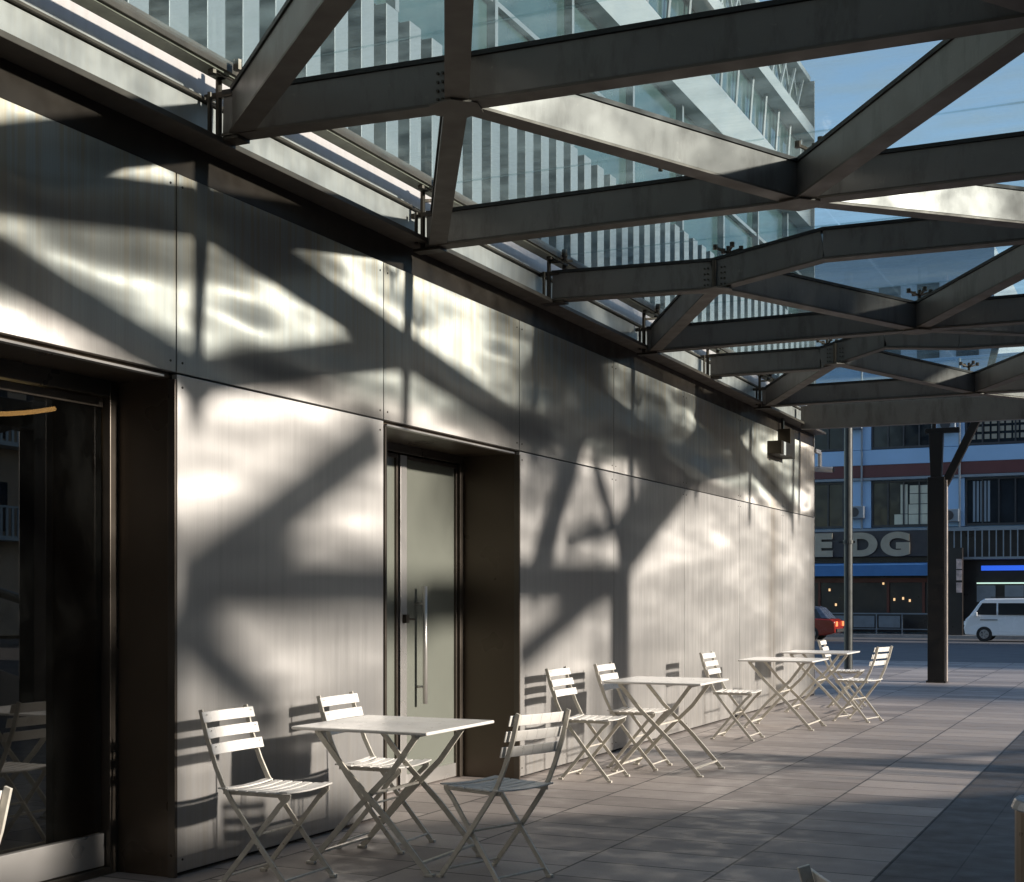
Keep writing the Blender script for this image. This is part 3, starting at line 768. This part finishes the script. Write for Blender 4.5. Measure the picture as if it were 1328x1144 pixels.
# ------------------------------------------------------------------ building across the street
FYY = 66.0
fb = thing('street_building', 'pale blue office block with maroon band and shops across the street', 'building', (-10, FYY, -.38))
def FO(x, y_, z): return (x + 10, y_ - FYY, z + .38)
def fbox(m, x0, x1, y0, y1, z0, z1):
    a = FO(x0, y0, z0); b_ = FO(x1, y1, z1); return m.box(a[0], b_[0], a[1], b_[1], a[2], b_[2])
X0, X1 = -32.0, 44.0
ZT = 12.3
fbox(MB(), X0, X1, FYY + .25, FYY + 12, -.38, ZT).build('wall', 'blue_panel', fb)
# spandrel bands
for z0, z1, mt in ((7.50, 8.20, 'blue_panel'), (6.92, 7.49, 'maroon'), (11.2, 12.3, 'blue_panel')):
    fbox(MB(), X0, X1, FYY + .0, FYY + .249, z0, z1).build('spandrel', mt, fb, .01)
fbox(MB(), X0, X1, FYY - .08, FYY + .24, 6.78, 6.90).build('ledge', 'sill', fb)
col = [(-9.2 + 4.2 * k, -7.95 + 4.2 * k) for k in range(-5, 12)]
for x0, x1 in col:
    pm = MB(); fbox(pm, x0, x1, FYY + .02, FYY + .249, 4.55, 6.77); fbox(pm, x0, x1, FYY + .02, FYY + .249, 8.22, 11.19); pm.build('pier', 'blue_panel', fb)
    for zz0, zz1 in ((4.58, 6.74), (8.24, 11.0)):
        wx0, wx1 = x1 + .03, x0 + 4.2 - .03
        if wx1 > X1: continue
        fr = MB(); fbox(fr, wx0, wx1, FYY + .12, FYY + .248, zz1 - .08, zz1); fbox(fr, wx0, wx1, FYY + .12, FYY + .248, zz0, zz0 + .10)
        nx = 4
        for i in range(nx + 1):
            xx = wx0 + (wx1 - wx0 - .07) * i / nx; fbox(fr, xx, xx + .07, FYY + .12, FYY + .248, zz0 + .1, zz1 - .08)
        o = fr.build('window', 'win_frame', fb)
        pn = MB()
        for i in range(nx):
            xa = wx0 + (wx1 - wx0 - .07) * i / nx + .07; xb = wx0 + (wx1 - wx0 - .07) * (i + 1) / nx
            fbox(pn, xa, xb, FYY + .20, FYY + .225, zz0 + .1, zz1 - .08)
        pn.build('pane', 'win_dark', o)
        if abs(x1 + 7.95) < .1 and zz0 < 5:
            bl = MB()
            for (xa, xb, za, zb) in ((-6.62, -6.30, 5.2, 6.55), (-6.25, -5.25, 4.7, 5.15), (-6.25, -5.25, 5.18, 5.62), (-6.2, -5.3, 5.65, 6.1), (-6.2, -5.35, 6.13, 6.5), (-6.9, -6.3, 4.7, 5.17)):
                fbox(bl, xa, xb, FYY + .17, FYY + .195, za, zb)
            bl.build('beige_panel', 'beige_panel', o)  # pale pieces paint a bright reflection into this window
        elif zz0 > 8 and abs(x1 + 7.95 - 4.2) < .1:
            bl = MB()
            for i in range(8):
                for j in range(4):
                    xa = wx0 + .2 + i * .31; fbox(bl, xa, xa + .22, FYY + .185, FYY + .195, 8.5 + j * .34, 8.5 + j * .34 + .22)
            bl.build('beige_panel', 'letter', o)
# shop level
fbox(MB(), X0, X1, FYY - .3, FYY + .2, 4.40, 4.50).build('ledge', 'sill', fb)
fbox(MB(), X0, X1, FYY - .05, FYY + .2, -.3, 3.0).build('shop_front', 'shop_dark', fb)
fbox(MB(), X0, X1, FYY + .0, FYY + .2, 3.01, 4.38).build('shop_front', 'shop_dark', fb)
sg = thing('shop_sign', 'charcoal shop sign with large tan letters across the street', 'sign', (-8.2, FYY - .35, 3.2))
MB().box(-6.0, 3.05, 0, .12, 0, 1.19).build('board', 'signboard', sg, .01)
def letter(ch, x, sz=1.38, mirror=False):
    cu = bpy.data.curves.new('letter', 'FONT'); cu.body = ch; cu.size = sz; cu.extrude = .05; cu.offset = .085
    cu.materials.append(M['letter'])
    o = bpy.data.objects.new('letter', cu); C.objects.link(o); o.parent = sg
    dg_ = bpy.context.evaluated_depsgraph_get(); me = bpy.data.meshes.new_from_object(o.evaluated_get(dg_)); me.transform(Matrix.Diagonal((1.28, 1.0, 1.0, 1.0))); bpy.data.objects.remove(o)
    o = bpy.data.objects.new('letter', me); C.objects.link(o); o.parent = sg
    o.location = (x, -.06, .10); o.rotation_euler = (R(90), 0, 0)
letter('E', -2.38); letter('D', -.72); letter('G', .80)
aw = thing('shop_awning', 'narrow blue awning under the shop sign', 'awning', (-8.2, FYY - .9, 2.3))
MB().prism([(0, 0), (0.05, 0), (.82, .55), (.82, .62), (0, .5)], 'x', -6, 3.0).build('awning_cover', 'awning', aw)
aw.location.x = -8.2
for x, z in ((-9.9, 1.6), (-7.4, 1.9), (-6.9, 1.15), (-6.5, 1.2), (-6.2, 1.1), (-9.6, .9), (-5.6, 1.1)):
    fbox(MB(), x, x + .08, FYY - .10, FYY - .06, z, z + .12).build('shop_lamp', 'glow', fb)
tr = MB()
for x in (-10.4, -8.9, -7.2, -5.6): fbox(tr, x, x + .12, FYY - .12, FYY - .06, .6, 2.2)
fbox(tr, -12, -5, FYY - .14, FYY - .06, 2.0, 2.2); tr.build('shop_trim', 'red_wood', fb)
fbox(MB(), -3.0, 4, FYY - .2, FYY - .1, 2.52, 2.74).build('light_strip', 'neon', fb)
fbox(MB(), -3.2, 4, FYY - .16, FYY - .07, 1.92, 1.98).build('tube_lamp', 'fluo', fb)
iw = MB(); fbox(iw, -3.2, -2.4, FYY - .12, FYY - .06, 1.1, 1.85); fbox(iw, -2.0, -1.2, FYY - .12, FYY - .06, .9, 1.85); iw.build('shop_window', 'sill', fb)
for x_, z_ in ((-9.0, 5.0), (-4.9, 8.9), (-9.1, 9.2), (-4.75, 4.75)):
    ac = MB(); fbox(ac, x_, x_ + .8, FYY - .42, FYY + .015, z_, z_ + .58); o = ac.build('air_conditioner', 'sill', fb, .03)
    fan = MB(); c0 = FO(x_ + .36, FYY - .425, z_ + .29); fan.cyl(c0, (c0[0], c0[1] - .02, c0[2]), .22, 20); fan.build('fan_grille', 'win_frame', o)
pi = MB()
for x_ in (-8.35, -3.95): p0 = FO(x_, FYY - .10, 4.5); p1 = FO(x_, FYY - .10, 12.2); pi.cyl(p0, p1, .05, 8)
pi.build('drainpipe', 'sill', fb)
for i_ in range(-2, 8):
    cu_ = MB(); xx = -7.8 + 4.2 * i_; 
    for q in range(5):
        xa = xx + .2 + q * .16; fbox(cu_, xa, xa + .10, FYY + .175, FYY + .19, 4.75, 6.6)
    if i_ != 0: cu_.build('curtain', 'grey_block', fb)
# balcony rail right of the sign
br = MB(); fbox(br, -4.4, 8, FYY - 1.0, FYY - .94, 4.30, 4.38); fbox(br, -4.4, 8, FYY - 1.0, FYY, 3.02, 3.12)
x = -4.4
while x < 8: fbox(br, x, x + .05, FYY - .99, FYY - .95, 3.1, 4.3); x += .3
br.build('balcony', 'sill', fb)
pp = thing('poster_pillar', 'pillar pasted with faded posters beside the dark mast', 'pillar', (-3.9, FYY - 1.6, -.38))
MB().box(-.5, .25, 0, .4, 0, 3.9).build('shaft', 'shop_dark', pp)
po = MB()
for i, z in enumerate((1.9, 2.45, 2.95)): po.box(.0, .24, -.02, -.001, z, z + .45)
po.build('poster', 'poster', pp)
# taller block behind
tb = thing('tall_block', 'flat topped blue grey block rising behind the street building', 'building', (-20, 80, 0))
MB().box(-30, 16.1, 0, 18, 0, 20.6).box(-20, 13.0, 4, 14, 20.61, 21.6).build('wall', 'grey_block', tb)
wi = MB()
for k in range(5):
    for j in range(12): wi.box(-9 + j * 2.1, -7.8 + j * 2.1, -.05, -.001, 4 + k * 3.3, 5.6 + k * 3.3)
wi.build('windows', 'win_dark', tb)
# street barrier
rb = thing('street_railing', 'low grey railing on the far kerb across the street', 'railing', (-8.5, 64.3, -.38))
m = MB(); m.bar((-8, 0, .95), (3.4, 0, .95), .06, .06); m.bar((-8, 0, .25), (3.4, 0, .25), .04, .04)
x = -8
while x < 3.4: m.bar((x, 0, 0), (x, 0, .95), .05, .05, (0, 1, 0)); x += 1.14
m.build('rail', 'rail', rb)
m = MB()
for i in range(9): m.box(-7.9 + i * 1.14, -6.95 + i * 1.14, -.01, .01, .32, .85)
m.build('infill_panel', 'rail', rb)

# ------------------------------------------------------------------ vehicles (drawn along x, nose towards -x)
def wheel(parent, x, y_, r, wdt):
    w_ = MB().cyl((x, y_ - wdt / 2, r), (x, y_ + wdt / 2, r), r, 28).build('wheel', 'tyre', parent, .02)
    s = -1 if y_ < 0 else 1
    rr = MB().cyl((x, y_ + s * (wdt / 2 + .002), r), (x, y_ + s * (wdt / 2 + .018), r), r * .60, 20)
    rr.build('rim', 'rim', w_)
    sp = MB()
    for k in range(5):
        a = k * 2 * math.pi / 5
        sp.bar((x + .2 * r * math.cos(a), y_ + s * (wdt / 2 + .02), r + .2 * r * math.sin(a)), (x + .5 * r * math.cos(a), y_ + s * (wdt / 2 + .02), r + .5 * r * math.sin(a)), .02, .03, (0, 1, 0))
    sp.build('spokes', 'trim', w_)
def shell(name, mat, parent, prof, hw, waist, inset, bev=.05):
    """side profile (x,z) extruded to half width hw; points above waist lean in"""
    n = len(prof); vs = []
    for s in (-1, 1):
        for x, z in prof:
            k = max(0, z - waist); vs.append((x, s * (hw - inset * k), z))
    m = MB(); fs = [(i, (i + 1) % n, n + (i + 1) % n, n + i) for i in range(n)] + [tuple(range(n - 1, -1, -1)), tuple(range(n, 2 * n))]
    m._add(vs, fs); return m.build(name, mat, parent, bev, seg=3)
van = thing('white_van', 'white minivan driving left at the right edge of the street', 'van', (-2.98, 60.5, -.5))
VP = [(0.03, .28), (-.02, .55), (.05, .92), (.22, 1.08), (.62, 1.66), (.80, 1.76), (3.9, 1.80), (4.25, 1.66), (4.32, 1.0), (4.32, .30), (3.9, .24), (.5, .24)]
shell('body', 'van_white', van, VP, .84, 1.0, .14)
for s in (-1, 1):
    yy = s * (.84 - .14 * .35) + s * .006
    for poly in ([(.40, 1.10), (.50, 1.10), (1.25, 1.10), (1.25, 1.58), (.70, 1.58)], [(1.32, 1.10), (2.35, 1.10), (2.35, 1.58), (1.32, 1.58)], [(2.42, 1.10), (3.95, 1.10), (3.95, 1.58), (2.42, 1.58)]):
        vs = []
        for sy in (.0, .012):
            for x, z in poly: vs.append((x, s * (.84 - .14 * (z - 1.0) + sy), z))
        n = len(poly); m = MB(); m._add(vs, [(i, (i + 1) % n, n + (i + 1) % n, n + i) for i in range(n)] + [tuple(range(n)), tuple(range(n, 2 * n))])
        m.build('side_window', 'car_glass', van)
    wheel(van, .78, s * .76, .31, .19); wheel(van, 3.45, s * .76, .31, .19)
    MB().box(.62, 1.3, s * .846 - .004, s * .846 + .004, .88, .91).build('trim_strip', 'trim', van)
    MB().box(-.03, .06, s * .62 - .14, s * .62 + .14, .66, .84).build('headlight', 'lampwhite', van, .02)
    MB().box(.40, .52, s * .92 - .06, s * .92 + .06, 1.05, 1.22).build('mirror', 'van_white', van, .02)
m = MB(); m._add([(.20, -.66, 1.10), (.20, .66, 1.10), (.60, .62, 1.64), (.60, -.62, 1.64), (.185, -.66, 1.11), (.185, .66, 1.11), (.585, .62, 1.65), (.585, -.62, 1.65)], [(0, 1, 2, 3), (7, 6, 5, 4), (0, 4, 5, 1), (1, 5, 6, 2), (2, 6, 7, 3), (3, 7, 4, 0)])
m.build('windscreen', 'car_glass', van)
MB().box(-.05, .1, -.70, .70, .28, .42).build('bumper', 'trim', van, .02)
MB().box(1.0, 3.6, -.5, -.46, 1.80, 1.84).box(1.0, 3.6, .46, .5, 1.80, 1.84).build('roof_rack', 'trim', van)
car = thing('red_taxi', 'red saloon car with pale roof half hidden by the wall corner', 'car', (-12.45, 58.8, -.5))
CP = [(0.0, .30), (-.03, .62), (.12, .78), (1.05, .88), (1.25, .90), (3.55, .93), (4.35, .90), (4.52, .80), (4.55, .34), (4.1, .22), (.4, .22)]
shell('body', 'red_car', car, CP, .84, .9, .1)
shell('cabin', 'silver_roof', car, [(1.15, .90), (1.75, 1.38), (2.0, 1.43), (3.65, 1.43), (3.85, 1.37), (4.25, .92)], .78, .9, .28, .03)
for s in (-1, 1):
    for poly in ([(1.42, .96), (1.85, 1.32), (2.4, 1.35), (2.4, .96)], [(2.48, .96), (2.48, 1.35), (3.7, 1.33), (3.95, .96)]):
        vs = []
        for sy in (0, .012):
            for x, z in poly: vs.append((x, s * (.78 - .28 * (z - .9) + sy), z))
        n = 4; m = MB(); m._add(vs, [(i, (i + 1) % n, n + (i + 1) % n, n + i) for i in range(n)] + [tuple(range(n)), tuple(range(n, 2 * n))]); m.build('side_window', 'car_glass', car)
    wheel(car, .85, s * .76, .30, .18); wheel(car, 3.55, s * .76, .30, .18)
    MB().box(4.47, 4.57, s * .62 - .17, s * .62 + .17, .60, .80).build('tail_light', 'tail', car, .01)
MB().box(4.5, 4.62, -.78, .78, .36, .50).build('bumper', 'trim', car, .02)
MB().box(2.3, 2.6, -.22, .22, 1.44, 1.56).build('roof_sign', 'van_white', car, .02)
